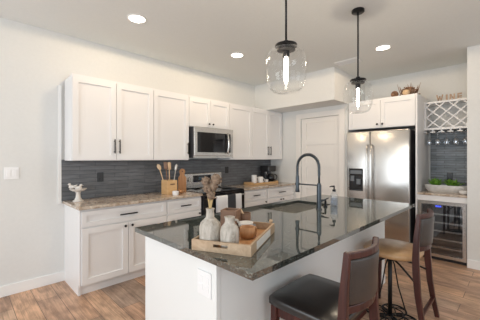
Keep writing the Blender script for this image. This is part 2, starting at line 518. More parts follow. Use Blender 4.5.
base_cab(3.908, 4.755, 2, 'white base cabinet beneath the coffee maker, by the pantry wall')
def worktop(x0, x1, label):
    m = MB().box(x0, x1, 3.19, WY - .013, BZ, ZC)
    return tag(m.build('worktop', M['lightgranite'], bevel=.004), label, 'countertop', 'beige granite worktops along the wall')
worktop(.862, 2.447, 'beige granite worktop left of the range, under the bird figurine')
worktop(3.300, 4.758, 'beige granite worktop right of the range, under the coffee tray')

# ------------------------------------------------------------------ range and microwave
t = thing('range', (2.452, 3.17, 0), 'stainless range with black glass cooktop and towel on its oven door', 'stove')
w = .843
MB().box(0, w, .05, .62, .05, .93).build('body', M['fridgeside'], t)
MB().box(-.0, w, .03, .63, .93, .952).build('cooktop', M['blackglass'], t, bevel=.003)
bp = mat('burner_print', (.08, .08, .08), .3)
for bx, by, r in ((.22, .2, .10), (.62, .2, .085), (.22, .46, .075), (.62, .46, .10)):
    MB().lathe([(r - .004, 0), (r, .0008), (r, 0)], (bx, by, .952), 32).build('burner_ring', bp, t)
g = MB()
g.box(0, w, .59, .655, .952, 1.20)
bg = g.build('backguard', M['steel'], t, bevel=.01)
MB().box(.235, .60, .585, .592, 1.055, 1.165).build('display', M['blackglass'], bg)
MB().box(.34, .50, .583, .586, 1.09, 1.135).build('clock', mat('display_print', (.05, .09, .12), .3), bg)
for kx in (.06, .155, .68, .775):
    MB().cyl((kx, .592, 1.105), (kx, .555, 1.105), .034, 18).box(kx - .004, kx + .004, .545, .557, 1.075, 1.135).build('knob', M['steel'], bg, smooth='angle')
od = MB().box(.005, w - .005, .015, .055, .27, .927).build('oven_door', M['blackglass'], t, bevel=.004)
MB().cyl((.05, -.03, .875), (w - .05, -.03, .875), .012).cyl((.09, .02, .875), (.09, -.03, .875), .009).cyl((w - .09, .02, .875), (w - .09, -.03, .875), .009).build('handle', M['steel'], od, smooth=True)
MB().box(.005, w - .005, .02, .055, .06, .26).build('warming_drawer', M['steel'], t, bevel=.004)
# dish towel over the handle
tw = thing('dish_towel', (2.66, 3.14, .875), 'white dish towel with a charcoal middle band on the oven handle', 'towel')
m = MB(); nx = 24
prof = [(.016, -.26), (.0145, -.1), (.0155, -.005), (.008, .0145), (-.004, .018), (-.0165, .008), (-.018, -.08), (-.021, -.22), (-.024, -.36)]
vs = []
for i in range(nx + 1):
    x = .50 * i / nx; wv = .004 * math.sin(x * 46)
    vs.append([m.bm.verts.new((x, y + (wv * min(1, max(0, -z * 6)) if y < 0 else 0), z)) for y, z in prof])
for i in range(nx):
    for j in range(len(prof) - 1): m.bm.faces.new((vs[i][j], vs[i + 1][j], vs[i + 1][j + 1], vs[i][j + 1]))
o = m.build('cloth', M['towel'], tw, smooth=True)
sd = o.modifiers.new('solid', 'SOLIDIFY'); sd.thickness = .003; sd.offset = 1

t = thing('microwave', (2.462, 3.41, 1.452), 'stainless over-the-range microwave with dark window and curved handle', 'microwave')
w, Hm = .785, .466
MB().box(0, w, .035, .40, 0, Hm).build('body', M['fridgeside'], t)
dd = MB().box(0, w, 0, .034, .03, Hm).build('door', M['steel'], t, bevel=.006)
MB().box(.05, w - .06, -.003, .004, .085, Hm - .075).build('window', M['blackglass'], dd, bevel=.002)
hp = arc((w - .15, 0, 0), 1, -1, 1, 10, lambda c, r, a: (c[0], -.012 - .045 * math.cos(a * 1.2) + .0, Hm / 2 + .165 * a))
MB().tube(hp, .015, 12).build('handle', M['steel'], dd, smooth=True)
MB().box(0, w, .0, .034, 0, .028).build('vent_grille', M['steel'], t)

# ------------------------------------------------------------------ the island
IX0, IX1, IY0, IY1 = .905, 3.545, .828, 1.985
t = thing('kitchen_island', (.955, 1.13, 0), 'white panelled kitchen island carrying the dark granite slab', 'kitchen island')
L, Wd, H = 3.53 - .955, 1.945 - 1.13, ZC - .032
MB().box(.018, L - .018, 0, .02, 0, H).build('side_panel', M['island_white'], t)
MB().box(.018, L - .018, Wd - .02, Wd, .1, H).build('rear_panel', M['island_white'], t)
MB().box(.010, .028, .198, Wd, 0, H).build('end_panel', M['island_white'], t)
MB().box(-.004, .024, -.004, .192, 0, H).build('corner_post', M['island_white'], t, bevel=.002)
MB().box(L - .02, L, 0, Wd, 0, H).build('end_panel', M['island_white'], t)
MB().box(.02, L - .02, -.012, 0, 0, .10).build('baseboard', M['trim'], t)
MB().box(.02, L - .02, .02, Wd - .08, 0, .04).build('plinth', M['island_white'], t)
# slab with the sink cut-out
SX0, SX1, SY0, SY1 = 2.15, 2.87, 1.455, 1.885
m = MB(); z0 = ZC - .031
m.box(IX0, SX0, IY0, IY1, z0, ZC).box(SX1, IX1, IY0, IY1, z0, ZC).box(SX0, SX1, IY0, SY0, z0, ZC).box(SX0, SX1, SY1, IY1, z0, ZC)
tag(m.build('worktop', M['darkgranite']), 'polished dark green granite slab on the island, holding the tray', 'countertop')
t = thing('sink', (SX0, SY0, ZC - .03), 'stainless undermount sink set into the island slab', 'sink')
a, b, dp = SX1 - SX0, SY1 - SY0, .21
m = MB()
m.box(-.02, 0, -.02, b + .02, -dp, -.002).box(a, a + .02, -.02, b + .02, -dp, -.002).box(0, a, -.02, 0, -dp, -.002).box(0, a, b, b + .02, -dp, -.002).box(-.02, a + .02, -.02, b + .02, -dp - .012, -dp)
m.build('basin', M['sinksteel'], t)
MB().lathe([(.045, 0), (.045, .004), (.03, .004), (.025, -.0)], (a / 2, b / 2, -dp + .0005), 24).build('drain', M['chrome'], t, smooth=True)
# faucet
t = thing('faucet', (2.505, 1.405, ZC), 'tall gunmetal spring faucet with pull-down spray head behind the sink', 'faucet')
MB().lathe([(.030, 0), (.030, .008), (.024, .014)], (0, 0, 0), 24).build('base', M['faucet'], t, smooth='angle')
MB().cyl((0, 0, .012), (0, 0, .24), .0225, 20).cyl((0, 0, .238), (0, 0, .255), .018).build('post', M['faucet'], t, smooth='angle')
R = .125; zt = .415
gp = [(0, 0, .25), (0, 0, .33)] + [(0, R - R * math.cos(a), zt + R * math.sin(a)) for a in [PI * i / 20 for i in range(21)]] + [(0, 2 * R, .33), (0, 2 * R, .315)]
MB().tube(gp, .0105, 12).build('hose', M['faucet'], t, smooth=True)
# coil spring around the hose
def along(pts, n):
    pts = [Vector(p) for p in pts]; seg = [(pts[i + 1] - pts[i]).length for i in range(len(pts) - 1)]; tot = sum(seg); out = []
    for k in range(n + 1):
        d = tot * k / n
        for i, s_ in enumerate(seg):
            if d <= s_ or i == len(seg) - 1:
                out.append((pts[i].lerp(pts[i + 1], min(1, d / s_)), (pts[i + 1] - pts[i]).normalized())); break
            d -= s_
    return out
cp = []
for k, (p, dv) in enumerate(along(gp[1:], 420)):
    a = 2 * PI * k / 9; x = Vector((1, 0, 0)); y = dv.cross(x)
    cp.append(p + (x * math.cos(a) + y * math.sin(a)) * .0145)
MB().tube(cp, .0028, 5).build('spring', M['faucet'], t, smooth=True)
MB().tube([(0, 2 * R, .325), (0, 2 * R, .30), (0, 2 * R, .20), (0, 2 * R, .155), (0, 2 * R, .15)], [.015, .018, .018, .023, .021], 16).build('spray_head', M['faucet'], t, smooth='angle')
MB().tube([(0, 0, .235), (0, .10, .235), (0, 2 * R - .02, .235)], .0075, 10).lathe([(.024, -.012), (.024, .012), (.019, .012), (.019, -.012)], (0, 2 * R, .235), 20, closed=True).build('support_arm', M['faucet'], t, smooth='angle')
MB().cyl((.015, 0, .075), (.055, 0, .075), .012).tube([(.05, 0, .075), (.075, -.01, .085), (.13, -.03, .10)], [.011, .008, .006], 10).build('lever', M['faucet'], t, smooth=True)
# soap bottle
t = thing('soap_bottle', (2.80, 1.395, ZC), 'clear soap bottle with black pump beside the faucet', 'soap dispenser')
MB().lathe([(.034, 0), (.038, .004), (.038, .115), (.030, .135), (.016, .145), (.016, .155)], n=24).build('bottle', M['bottle'], t, smooth=True)
MB().lathe([(.030, .006), (.034, .010), (.034, .085), (.0, .086)], n=24).build('liquid', M['soap'], t, smooth=True)
MB().lathe([(.018, .152), (.018, .172), (.008, .175), (.006, .20)], n=16).tube([(0, 0, .198), (0, 0, .206), (-.02, .02, .207), (-.034, .034, .200)], [.011, .011, .007, .005], 10).build('pump', M['black'], t, smooth='angle')
# small dark dispenser right behind the faucet
t = thing('soap_pump', (2.67, 1.425, ZC), 'small black countertop pump between faucet and soap bottle', 'soap dispenser')
MB().lathe([(.02, 0), (.02, .012), (.011, .016), (.011, .055)], n=16).build('base', M['black'], t, smooth='angle')
MB().tube([(0, 0, .05), (0, 0, .066), (0, .03, .07), (0, .075, .062)], [.012, .011, .008, .006], 10).build('spout', M['black'], t, smooth=True)

# outlets, switches
def plate(name, loc, rz, w, h, holes, label, cat, material, dark=None):
    t = thing(name, loc, label, cat, rz=rz)
    MB().box(-w / 2, w / 2, -.008, 0, -h / 2, h / 2).build('plate', material, t, bevel=.003)
    for hx in holes:
        if cat == 'light switch':
            MB().box(hx - .017, hx + .017, -.014, -.007, -.035, .035).build('rocker', material, t, bevel=.002)
        else:
            for hz in (-.022, .022):
                MB().box(hx - .016, hx + .016, -.011, -.007, hz - .016, hz + .016).build('receptacle', material, t, bevel=.003)
    return t
plate('light_switch', (.395, WY, 1.29), 0, .125, .128, (-.025, .025), 'white double light switch plate on the bare left wall', 'light switch', M['whiteplastic'])
plate('outlet', (.951, 1.222, .765), -PI / 2, .118, .135, (-.027, .027), 'white double outlet plate on the island corner post', 'outlet', M['whiteplastic'])
plate('outlet', (1.283, WY - .012, 1.205), 0, .075, .12, (0,), 'black outlet in the slate backsplash beneath the leftmost wall cabinet', 'outlet', M['blackplastic'])
plate('outlet', (3.47, WY - .012, 1.23), 0, .085, .12, (0,), 'black outlet in the slate backsplash just right of the range', 'outlet', M['blackplastic'])
plate('outlet', (BX - .012, .80, 1.16), -PI / 2, .075, .12, (0,), 'dark outlet in the bar nook backsplash behind the planter', 'outlet', M['blackplastic'])

# ------------------------------------------------------------------ refrigerator and its surround (front faces -x)
t = thing('refrigerator', (4.68, 2.105, 0), 'stainless side-by-side refrigerator with ice dispenser in the left door', 'refrigerator', rz=-PI / 2)
w = .945; split = .385; H = 1.885
MB().box(.006, w - .006, .075, .78, .03, H - .01).build('body', M['fridgeside'], t)
d1 = MB().box(0, split - .004, 0, .07, .09, H).build('door', M['steel'], t, bevel=.012, seg=3)
d2 = MB().box(split + .004, w, 0, .07, .09, H).build('door', M['steel'], t, bevel=.012, seg=3)
MB().box(.01, w - .01, .05, .10, .02, .085).build('base_grille', M['fridgeside'], t)
for x, dd in ((split - .032, d1), (split + .032, d2)):
    m = MB().tube([(x, 0, 1.66), (x, -.045, 1.64), (x, -.062, 1.5), (x, -.066, 1.1), (x, -.062, .62), (x, -.045, .46), (x, 0, .44)], .0135, 14)
    m.build('handle', M['steel'], dd, smooth=True)
dp = MB()
x0, x1, z0, z1 = .045, .275, .905, 1.275
dp.box(x0, x1, -.004, .004, z0, z1).build('dispenser_panel', M['blackglass'], d1, bevel=.004)
m = MB().box(x0 + .02, x1 - .02, -.006, -.003, z1 - .09, z1 - .03)
m.box(x0 + .03, x0 + .09, -.02, -.003, z0 + .16, z0 + .25).box(x1 - .1, x1 - .035, -.02, -.003, z0 + .11, z0 + .2)
m.build('dispenser_paddle', mat('grey_dispenser_plastic', (.16, .18, .20), .2), d1, bevel=.003)
MB().box(x0 + .01, x1 - .01, -.03, -.003, z0 + .01, z0 + .035).build('drip_tray', M['dispenser'], d1, bevel=.004)

t = thing('fridge_cabinet', (4.79, 2.124, 0), 'white two-door cabinet and side panel framing the refrigerator', 'cabinet', rz=-PI / 2)
w = 1.04
MB().box(0, w - .02, .021, .735, 1.935, 2.40).build('body', M['cab'], t)
MB().box(w - .022, w, 0, .737, 0, 2.41).build('side_panel', M['cab'], t)
MB().box(0, w - .022, .02, .06, 2.40, 2.412).build('top_moulding', M['cab'], t)
sp = 2.124 - 1.60
da = shaker(.004, sp, 1.938, 2.395, 0, t); db = shaker(sp, w - .026, 1.938, 2.395, 0, t)
knob((sp - .045, 0, 1.995), da, .017); knob((sp + .035, 0, 1.995), db, .017)

# ------------------------------------------------------------------ bar nook
NY0, NY1 = .506, 1.083
m = MB().box(4.78, BX - .013, NY0, NY1, ZC - .03, ZC)
tag(m.build('worktop', M['lightgranite'], bevel=.003), 'short beige granite worktop in the bar nook under the planter', 'countertop')
m = MB().box(4.80, BX - .01, NY0, NY1, .835, ZC - .031)
tag(m.build('filler_panel', M['cab'], bevel=.002), 'white filler panel between nook worktop and wine cooler', 'panel')
t = thing('wine_cooler', (4.80, 1.075, 0), 'stainless framed wine cooler with smoked glass door under the nook', 'wine cooler', rz=-PI / 2)
w = .56; H = .83
m = MB().box(0, .02, .045, .60, .03, H).box(w - .02, w, .045, .60, .03, H).box(.02, w - .02, .045, .60, H - .02, H).box(.02, w - .02, .045, .60, .03, .06).box(.02, w - .02, .585, .60, .06, H - .02)
m.build('body', M['blackplastic'], t)
m = MB(); s = .042
m.box(0, s, 0, .04, .045, H).box(w - s, w, 0, .04, .045, H).box(s, w - s, 0, .04, H - s, H).box(s, w - s, 0, .04, .045, .045 + s)
df = m.build('door_frame', M['steel'], t)
MB().box(s, w - s, .012, .018, .045 + s, H - s).build('glass_pane', M['coolerglass'], df)
MB().box(0, w, .03, .045, 0, .04).build('kick_grille', M['blackplastic'], t)
for i in range(5):
    z = .16 + i * .118
    m = MB().box(.025, w - .025, .06, .075, z, z + .022)
    for j in range(7): m.cyl((.05 + j * .077, .075, z + .008), (.05 + j * .077, .56, z + .008), .004, 6)
    m.build('shelf', M['steel'], t)
MB().box(.20, .27, .06, .066, .745, .768).build('display', M['led'], t)
l = bpy.data.lights.new('cooler_lamp', 'POINT'); l.energy = 1.1; l.color = (.78, .88, 1); l.shadow_soft_size = .02
o = bpy.data.objects.new('cooler_lamp', l); COL.objects.link(o); o.parent = t; o.location = (w / 2, .30, H - .05)

t = thing('wine_rack', (5.20, NY1, 1.885), 'white lattice wine rack with stemware rails above the bar nook', 'wine rack', rz=-PI / 2)
w = NY1 - NY0; H = 2.325 - 1.885; D = BX - 5.20
m = MB().box(0, .022, 0, D, 0, H).box(w - .022, w, 0, D, 0, H).box(.022, w - .022, 0, D, H - .022, H).box(.022, w - .022, 0, D, .0, .022)
m.build('frame', M['cab'], t)
m = MB().box(0, w, -.006, .014, .0, .032).box(0, w, -.006, .014, H - .03, H).box(0, .03, -.006, .014, .032, H - .03).box(w - .03, w, -.006, .014, .032, H - .03)
m.build('face_frame', M['cab'], t)
MB().box(.022, w - .022, D - .01, D, .022, H - .022).build('back_panel', M['wall'], t)
m = MB(); zb, zt_ = .032, H - .03; hh = zt_ - zb; pitch = (w - .06) / 3
def clipbar(x0, dirn):
    # diagonal slat clipped to the opening
    a = max(.03, min(w - .03, x0)); pts = []
    xa, xb = x0, x0 + dirn * hh * 1.06
    za, zb_ = zb, zt_
    def at(x): return za + (x - xa) / (xb - xa) * (zb_ - za)
    lo, hi = .03, w - .03
    p = [(xa, za), (xb, zb_)]
    q = []
    for x, z in p:
        if x < lo: x, z = lo, at(lo)
        if x > hi: x, z = hi, at(hi)
        q.append((x, z))
    if zb <= q[0][1] <= zt_ and zb <= q[1][1] <= zt_ and abs(q[0][0] - q[1][0]) > .02: return q
for i in range(-3, 7):
    for dirn in (1, -1):
        q = clipbar(.03 + i * pitch + (0 if dirn == 1 else pitch * .0), dirn)
        if q:
            (xa, za), (xb, zb_) = q
            m.sweep_rect([(xa, .012 if dirn == 1 else .019, za), (xb, .012 if dirn == 1 else .019, zb_)], .014, .018, (0, 1, 0))
m.build('lattice', M['cab'], t)
ng = 5
gx = [.055 + .113 * i for i in range(ng)]
for i in range(ng + 1):
    x = -.0015 + .113 * i
    m = MB().box(max(.002, x - .012), min(w - .002, x + .012), .02, D - .02, -.026, -.0005).box(max(.002, x - .034), min(w - .002, x + .034), .0, D - .02, -.040, -.026)
    m.build('stem_rail', M['cab'], t)
which = ['leftmost', 'second from the left', 'middle', 'second from the right', 'rightmost']
for i, x in enumerate(gx):
    g = thing('wine_glass', (5.20 + .07, NY1 - x, 1.842), 'clear stemmed glass hanging under the wine rack, %s of five' % which[i], 'wine glass', 'wine glasses hanging under the lattice rack')
    m = MB().lathe([(.034, .022), (.034, .024), (.006, .020), (.004, .012), (.004, -.078), (.012, -.087), (.032, -.108), (.039, -.135), (.036, -.170), (.031, -.190), (.030, -.190), (.035, -.170), (.038, -.135), (.031, -.109), (.002, -.090)], n=20, cap0=True, cap1=False)
    m.build('bowl_and_stem', M['glassware'], g, smooth=True)
# letters on the rack
def letter(ch, y, dz):
    Lh = .092; th = .016; st = .02
    m = MB()
    if ch == 'W':
        w_ = .105
        for a, b in (((.01, Lh), (.032, 0)), ((.032, 0), (.0525, Lh * .75)), ((.0525, Lh * .75), (.073, 0)), ((.073, 0), (.095, Lh))):
            m.sweep_rect([(a[0], 0, a[1]), (b[0], 0, b[1])], th, st * .85, (0, 1, 0))
    elif ch == 'I': m.box(0, .026, -th / 2, th / 2, 0, Lh)
    elif ch == 'N':
        m.box(0, st, -th / 2, th / 2, 0, Lh).box(.055, .055 + st, -th / 2, th / 2, 0, Lh).prism([(.0, Lh), (.022, Lh), (.075, 0), (.053, 0)], -th / 2 + .001, th / 2 - .001)
    elif ch == 'E':
        m.box(0, st, -th / 2, th / 2, 0, Lh)
        for z in (0, Lh / 2 - .009, Lh - .018): m.box(st, .062, -th / 2, th / 2, z, z + .018)
    o = m.build('letter', M['letterwood'], loc=(5.26, y, 2.3265 + dz)); o.rotation_euler = (0, 0, -PI / 2); o.scale.x = .88
    return tag(o, 'small brown wooden letter %s standing on the lattice wine rack' % ch, 'letter', 'wooden letters on the wine rack')
letter('W', .935, .0095); letter('I', .812, 0); letter('N', .765, 0); letter('E', .672, 0)

# planter in the nook
t = thing('planter', (5.06, .785, ZC), 'long whitewashed boat-shaped planter on the bar nook worktop', 'planter')
m = MB(); rings = []
for sc, z, thk in ((.78, 0, 0), (.92, .03, 0), (.99, .085, 0), (1, .105, 0), (.94, .105, 0), (.92, .085, 0)):
    rings.append([(.078 * sc * math.copysign(abs(math.cos(a)) ** .8, math.cos(a)), (.262) * (sc if sc < .99 else 1) * math.copysign(abs(math.sin(a)) ** .55, math.sin(a)), z) for a in [2 * PI * i / 36 for i in range(36)]])
m.ring_skin(rings).build('bowl', M['planter'], t, smooth='angle')
MB().lathe([(.9, .0), (.9, .004)], (0, 0, .082), 30, sx=.075, sy=.25).build('soil', M['soil'], t)
def leafy(loc, label, n=52, seed=1):
    rnd = random.Random(seed)
    t = thing('leafy_plant', loc, label, 'plant', 'green plants in the nook planter')
    m = MB()
    for i in range(n):
        a = rnd.uniform(0, 2 * PI); r = rnd.uniform(.005, .05); el = rnd.uniform(.55, 1.4)
        bx, by = .35 * r * math.cos(a), .9 * r * math.sin(a)
        c = Vector((bx, by, .0)); L = rnd.uniform(.075, .135)
        d = Vector((math.cos(a) * math.cos(el) * .6, math.sin(a) * math.cos(el), math.sin(el))).normalized()
        s = d.cross(Vector((0, 0, 1))).normalized(); nrm = s.cross(d).normalized()
        w_ = L * .17
        p0 = c; p1 = c + d * L * .5; p2 = c + d * L - Vector((0, 0, .012))
        rows = [(p0, .3), (c + d * L * .3, .9), (c + d * L * .6, 1), (c + d * L * .85 - Vector((0, 0, .005)), .6), (p2, .08)]
        prev = None
        for p, k_ in rows:
            cur = [m.bm.verts.new(p - s * w_ * k_ + nrm * .004 * k_), m.bm.verts.new(p), m.bm.verts.new(p + s * w_ * k_ + nrm * .004 * k_)]
            if prev:
                m.bm.faces.new((prev[0], prev[1], cur[1], cur[0])); m.bm.faces.new((prev[1], prev[2], cur[2], cur[1]))
            prev = cur
    o = m.build('foliage', M['leaf'], t, smooth=True)
    sd = o.modifiers.new('solid', 'SOLIDIFY'); sd.thickness = .0025
    MB().cyl((0, 0, -.0), (0, 0, .03), .008, 8).build('stem', M['leaf'], t)
    return t
leafy((5.06, .915, ZC + .0865), 'bright green leafy plant in the left half of the planter', seed=3)
leafy((5.06, .705, ZC + .0865), 'bright green leafy plant in the right half of the planter', seed=5)
t = thing('small_dish', (4.94, .565, ZC), 'small white dish at the right end of the nook planter', 'dish')
MB().lathe([(.03, 0), (.045, .015), (.052, .05), (.048, .05), (.040, .018), (.002, .012)], n=24, cap1=False).build('bowl', M['mug'], t, smooth=True)

# basket of twigs on the fridge cabinet
rnd = random.Random(11)
t = thing('twig_nest', (5.035, 1.25, 2.412), 'brown twig nest centrepiece on top of the fridge cabinet', 'decoration')
m = MB()
for i in range(95):
    a0 = rnd.uniform(0, 2 * PI); zz0 = rnd.uniform(.012, .155); r0 = rnd.uniform(.03, .088) * (1 - .5 * max(0, zz0 - .06) / .1); tilt = rnd.uniform(-.35, .35)
    n = 9; span = rnd.uniform(.9, 2.2); pts = []
    for j in range(n + 1):
        a = a0 + span * j / n; rr = r0 * (1 + .12 * math.sin(3 * a + i)) + .02 * (j / n) * rnd.random()
        pts.append((rr * math.cos(a), 1.45 * rr * math.sin(a), max(.006, zz0 + .03 * tilt * math.sin(a - a0))))
    m.tube(pts, rnd.uniform(.0035, .0065), 5)
for i in range(14):
    a = rnd.uniform(0, 2 * PI); r0 = rnd.uniform(.05, .08)
    p = Vector((r0 * math.cos(a), 1.5 * r0 * math.sin(a), .05)); q = p + Vector((.3 * math.cos(a) * .1, math.sin(a) * .05, rnd.uniform(.10, .19)))
    m.tube([p, (p + q) / 2 + Vector((.006, .004, 0)), q], [.006, .005, .002], 5)
m.lathe([(.09, .002), (.09, .008)], n=20, sy=1.45).build('twigs', M['twig'], t)
g = thing('gourd', (4.885, 1.255, 2.4125), 'round tan gourd in front of the twig nest', 'gourd')
MB().lathe([(.01, 0), (.034, .008), (.050, .036), (.051, .055), (.038, .082), (.012, .094), (.004, .093)], n=20).build('body', M['gourd'], g, smooth=True)
MB().tube([(0, 0, .092), (.002, .002, .104), (.008, .004, .112)], [.005, .004, .003], 6).build('stem', M['twig'], g)
for (y, r, lab) in ((1.43, .055, 'brown woven ball at the left end of the fridge cabinet top, beside the nest'),):
    g = MB()
    for i in range(16):
        ax = Vector((rnd.gauss(0, 1), rnd.gauss(0, 1), rnd.gauss(0, 1))).normalized(); u = ax.orthogonal().normalized(); v = ax.cross(u)
        g.tube([(u * math.cos(2 * PI * j / 18) + v * math.sin(2 * PI * j / 18)) * (r - .004) for j in range(18)], .004, 5, closed=True)
    g.ball((0, 0, 0), r * .80)
    tag(g.build('woven_ball', M['twig'], loc=(4.93, y, 2.412 + r)), lab, 'decoration')

# ------------------------------------------------------------------ lights of the room
def pendant(x, y, label):
    t = thing('pendant_light', (x, y, CH), label, 'pendant lamp', 'glass pendants over the island')
    MB().lathe([(.058, 0), (.060, -.004), (.060, -.022), (.054, -.027)], n=28).build('canopy', M['black'], t, smooth='angle')
    MB().cyl((0, 0, -.025), (0, 0, -.68), .0075, 10).build('rod', M['black'], t, smooth=True)
    MB().lathe([(.012, -.66), (.02, -.665), (.02, -.69), (.074, -.690), (.076, -.694), (.076, -.702), (.050, -.704), (.050, -.715), (.062, -.717), (.062, -.728), (.024, -.734), (.024, -.772), (.018, -.776)], n=28).build('socket', M['black'], t, smooth='angle')
    m = MB().lathe([(.046, -.712), (.085, -.716), (.112, -.730), (.128, -.758), (.134, -.80), (.136, -.86), (.134, -.91), (.126, -.955), (.110, -.992), (.084, -1.013), (.05, -1.021), (.002, -1.023)], n=40, cap0=False, cap1=True)
    m.build('glass_shade', M['glass'], t, smooth=True)
    MB().lathe([(.012, -.774), (.013, -.79), (.013, -.93), (.009, -.95), (.002, -.957)], n=14).build('bulb', M['bulb'], t, smooth=True)
    l = bpy.data.lights.new('pendant_glow', 'POINT'); l.energy = 9; l.color = (1, .84, .64); l.shadow_soft_size = .03
    o = bpy.data.objects.new('pendant_glow', l); COL.objects.link(o); o.parent = t; o.location = (0, 0, -.985)
pendant(1.587, 1.14, 'nearer clear glass pendant hanging over the tray end of the island')
pendant(2.795, 1.142, 'farther clear glass pendant hanging in front of the refrigerator')

def downlight(x, y, label, power=26):
    t = thing('recessed_light', (x, y, CH), label, 'ceiling light', 'recessed ceiling lights')
    MB().lathe([(.098, 0), (.098, -.006), (.085, -.010), (.078, -.004), (.078, 0)], n=32, closed=True).build('trim_ring', M['trim'], t, smooth='angle')
    MB().lathe([(.078, -.001), (.078, -.0045)], n=32).build('lens', M['canlens'], t)
    l = bpy.data.lights.new('downlight_beam', 'SPOT'); l.energy = power; l.color = (1, .77, .53); l.spot_size = PI; l.spot_blend = .06; l.shadow_soft_size = .07
    o = bpy.data.objects.new('downlight_beam', l); COL.objects.link(o); o.parent = t; o.location = (0, 0, -.03)
downlight(1.323, 2.853, 'round recessed ceiling light nearest the left edge of the photo')
downlight(2.798, 2.858, 'round recessed ceiling light in front of the microwave cabinets')
downlight(3.978, 1.295, 'round recessed ceiling light in front of the refrigerator cabinet')
t = thing('ceiling_vent', (4.185, 1.865, CH), 'white rectangular air register on the ceiling beside the soffit', 'air vent', rz=math.radians(0))
m = MB().box(-.10, .10, -.17, -.15, -.012, 0).box(-.10, .10, .15, .17, -.012, 0).box(-.10, -.08, -.15, .15, -.012, 0).box(.08, .10, -.15, .15, -.012, 0)
m.build('frame', M['trim'], t)
m = MB()
for i in range(8):
    m.box(-.08 + i * .02, -.077 + i * .02, -.15, .15, -.010, -.001)
m.build('louver', M['trim'], t)
MB().box(-.08, .08, -.15, .15, -.001, 0).build('duct_opening', M['blackplastic'], t)

# ------------------------------------------------------------------ things on the wall worktop
t = thing('bird_bath_figurine', (.985, 3.66, ZC), 'white pedestal figurine with little birds at the left worktop end', 'figurine')
MB().lathe([(.058, 0), (.058, .008), (.040, .018), (.026, .05), (.023, .09), (.030, .115), (.022, .118)], n=24).build('pedestal', M['bird'], t, smooth=True)
MB().lathe([(.02, .112), (.06, .120), (.088, .140), (.090, .147), (.084, .145), (.055, .128), (.002, .124)], n=28, cap1=False).build('basin', M['bird'], t, smooth=True)
def bird(x, y, z, s, a):
    m = MB().ball((0, 0, .022 * s), .02 * s, (1.5, 1, 1.05)).ball((.022 * s, 0, .048 * s), .013 * s).tube([(-.02 * s, 0, .025 * s), (-.055 * s, 0, .045 * s)], [.012 * s, .004 * s], 8).tube([(.032 * s, 0, .048 * s), (.044 * s, 0, .046 * s)], [.004 * s, .001 * s], 6)
    for v in m.bm.verts: v.co = Matrix.Rotation(a, 3, 'Z') @ v.co + Vector((x, y, z))
    m.build('bird', M['bird'], t, smooth=True)
bird(-.055, .045, .141, 1.15, 2.4); bird(.0, -.01, .127, 1.25, -.6)

t = thing('utensil_box', (2.015, 3.41, ZC), 'square bamboo utensil box holding spoons on the left worktop', 'utensil holder')
w, dd, H = .15, .17, .195
m = MB().box(0, w, 0, .012, 0, H).box(0, w, dd - .012, dd, 0, H).box(0, .012, .012, dd - .012, 0, H).box(w - .012, w, .012, dd - .012, 0, H).box(.012, w - .012, .012, dd - .012, 0, .01)
m.build('box', M['bamboo'], t, bevel=.002)
MB().box(.04, .11, -.004, .0, .135, .150).build('label_slot', M['utensildark'], t)
def utensil(name, base, top, kind, material, label):
    b, tp = Vector(base), Vector(top)
    t = thing(name, b, label, 'utensil', 'kitchen utensils in the bamboo box'); d = tp - b
    MB().tube([(0, 0, 0), d * .5, d], [.006, .006, .007], 8).build('handle', material, t, smooth=True)
    n = d.normalized(); side = Vector((.707, -.707, 0))
    if kind == 'spoon':
        m = MB().ball((0, 0, 0), 1, (.030, .008, .043), 14, 10)
    elif kind == 'spatula':
        m = MB().box(-.028, .028, -.004, .004, -.05, .05)
    else:
        m = MB().ball((0, 0, 0), 1, (.02, .012, .05), 12, 8)
    rot = Matrix((side, n.cross(side), n)).transposed()
    for v in m.bm.verts: v.co = rot @ v.co + d + n * .03
    m.build('head', material, t, smooth=(kind != 'spatula'), bevel=.004 if kind == 'spatula' else 0)
bx, by = 2.015, 3.41
utensil('wooden_spoon', (bx + .045, by + .09, ZC + .012), (bx - .035, by + .155, ZC + .35), 'spoon', M['spoonwood'], 'pale wooden spoon leaning out to the left of the utensil box')
utensil('spatula', (bx + .05, by + .06, ZC + .012), (bx + .03, by + .10, ZC + .37), 'spatula', M['utensildark'], 'dark spatula upright in the utensil box, next to the pale spoon')
utensil('wooden_spoon', (bx + .085, by + .10, ZC + .012), (bx + .07, by + .08, ZC + .37), 'paddle', M['spoonwood'], 'pale slim wooden stirrer in the middle of the utensil box')
utensil('serving_spoon', (bx + .10, by + .05, ZC + .012), (bx + .145, by + .035, ZC + .34), 'paddle', mat('grey_steel', (.5, .48, .45), .3, .6), 'grey metal serving spoon leaning right in the utensil box')
utensil('spatula', (bx + .11, by + .12, ZC + .012), (bx + .10, by + .13, ZC + .36), 'spatula', M['spoonwood'], 'pale wooden spatula at the back of the utensil box')
t = thing('small_dish', (2.085, 3.325, ZC), 'small white ramekin in front of the bamboo utensil box', 'dish')
MB().lathe([(.036, 0), (.042, .006), (.044, .055), (.040, .055), (.038, .012), (.002, .010)], n=24, cap1=False).build('bowl', M['mug'], t, smooth='angle')
t = thing('wooden_bowl', (2.245, 3.45, ZC), 'small brown wooden bowl between the white ramekin and the board', 'bowl')
MB().lathe([(.024, 0), (.038, .015), (.047, .05), (.042, .05), (.034, .018), (.002, .012)], n=24, cap1=False).build('bowl', M['acacia'], t, smooth=True)
t = thing('cutting_board', (2.372, 3.60, ZC), 'upright paddle-shaped wooden board just left of the range', 'cutting board', rz=-.42)
pl = [(-.06, 0), (.06, 0), (.06, .2), (.052, .225), (.036, .24), (.034, .27)] + [(.045 * math.cos(a), .30 + .045 * math.sin(a)) for a in [PI * i / 8 for i in range(9)]] + [(-.034, .27), (-.036, .24), (-.052, .225), (-.06, .2)]
MB().prism(pl, -.012, .012).build('board', M['acacia'], t, bevel=.004)
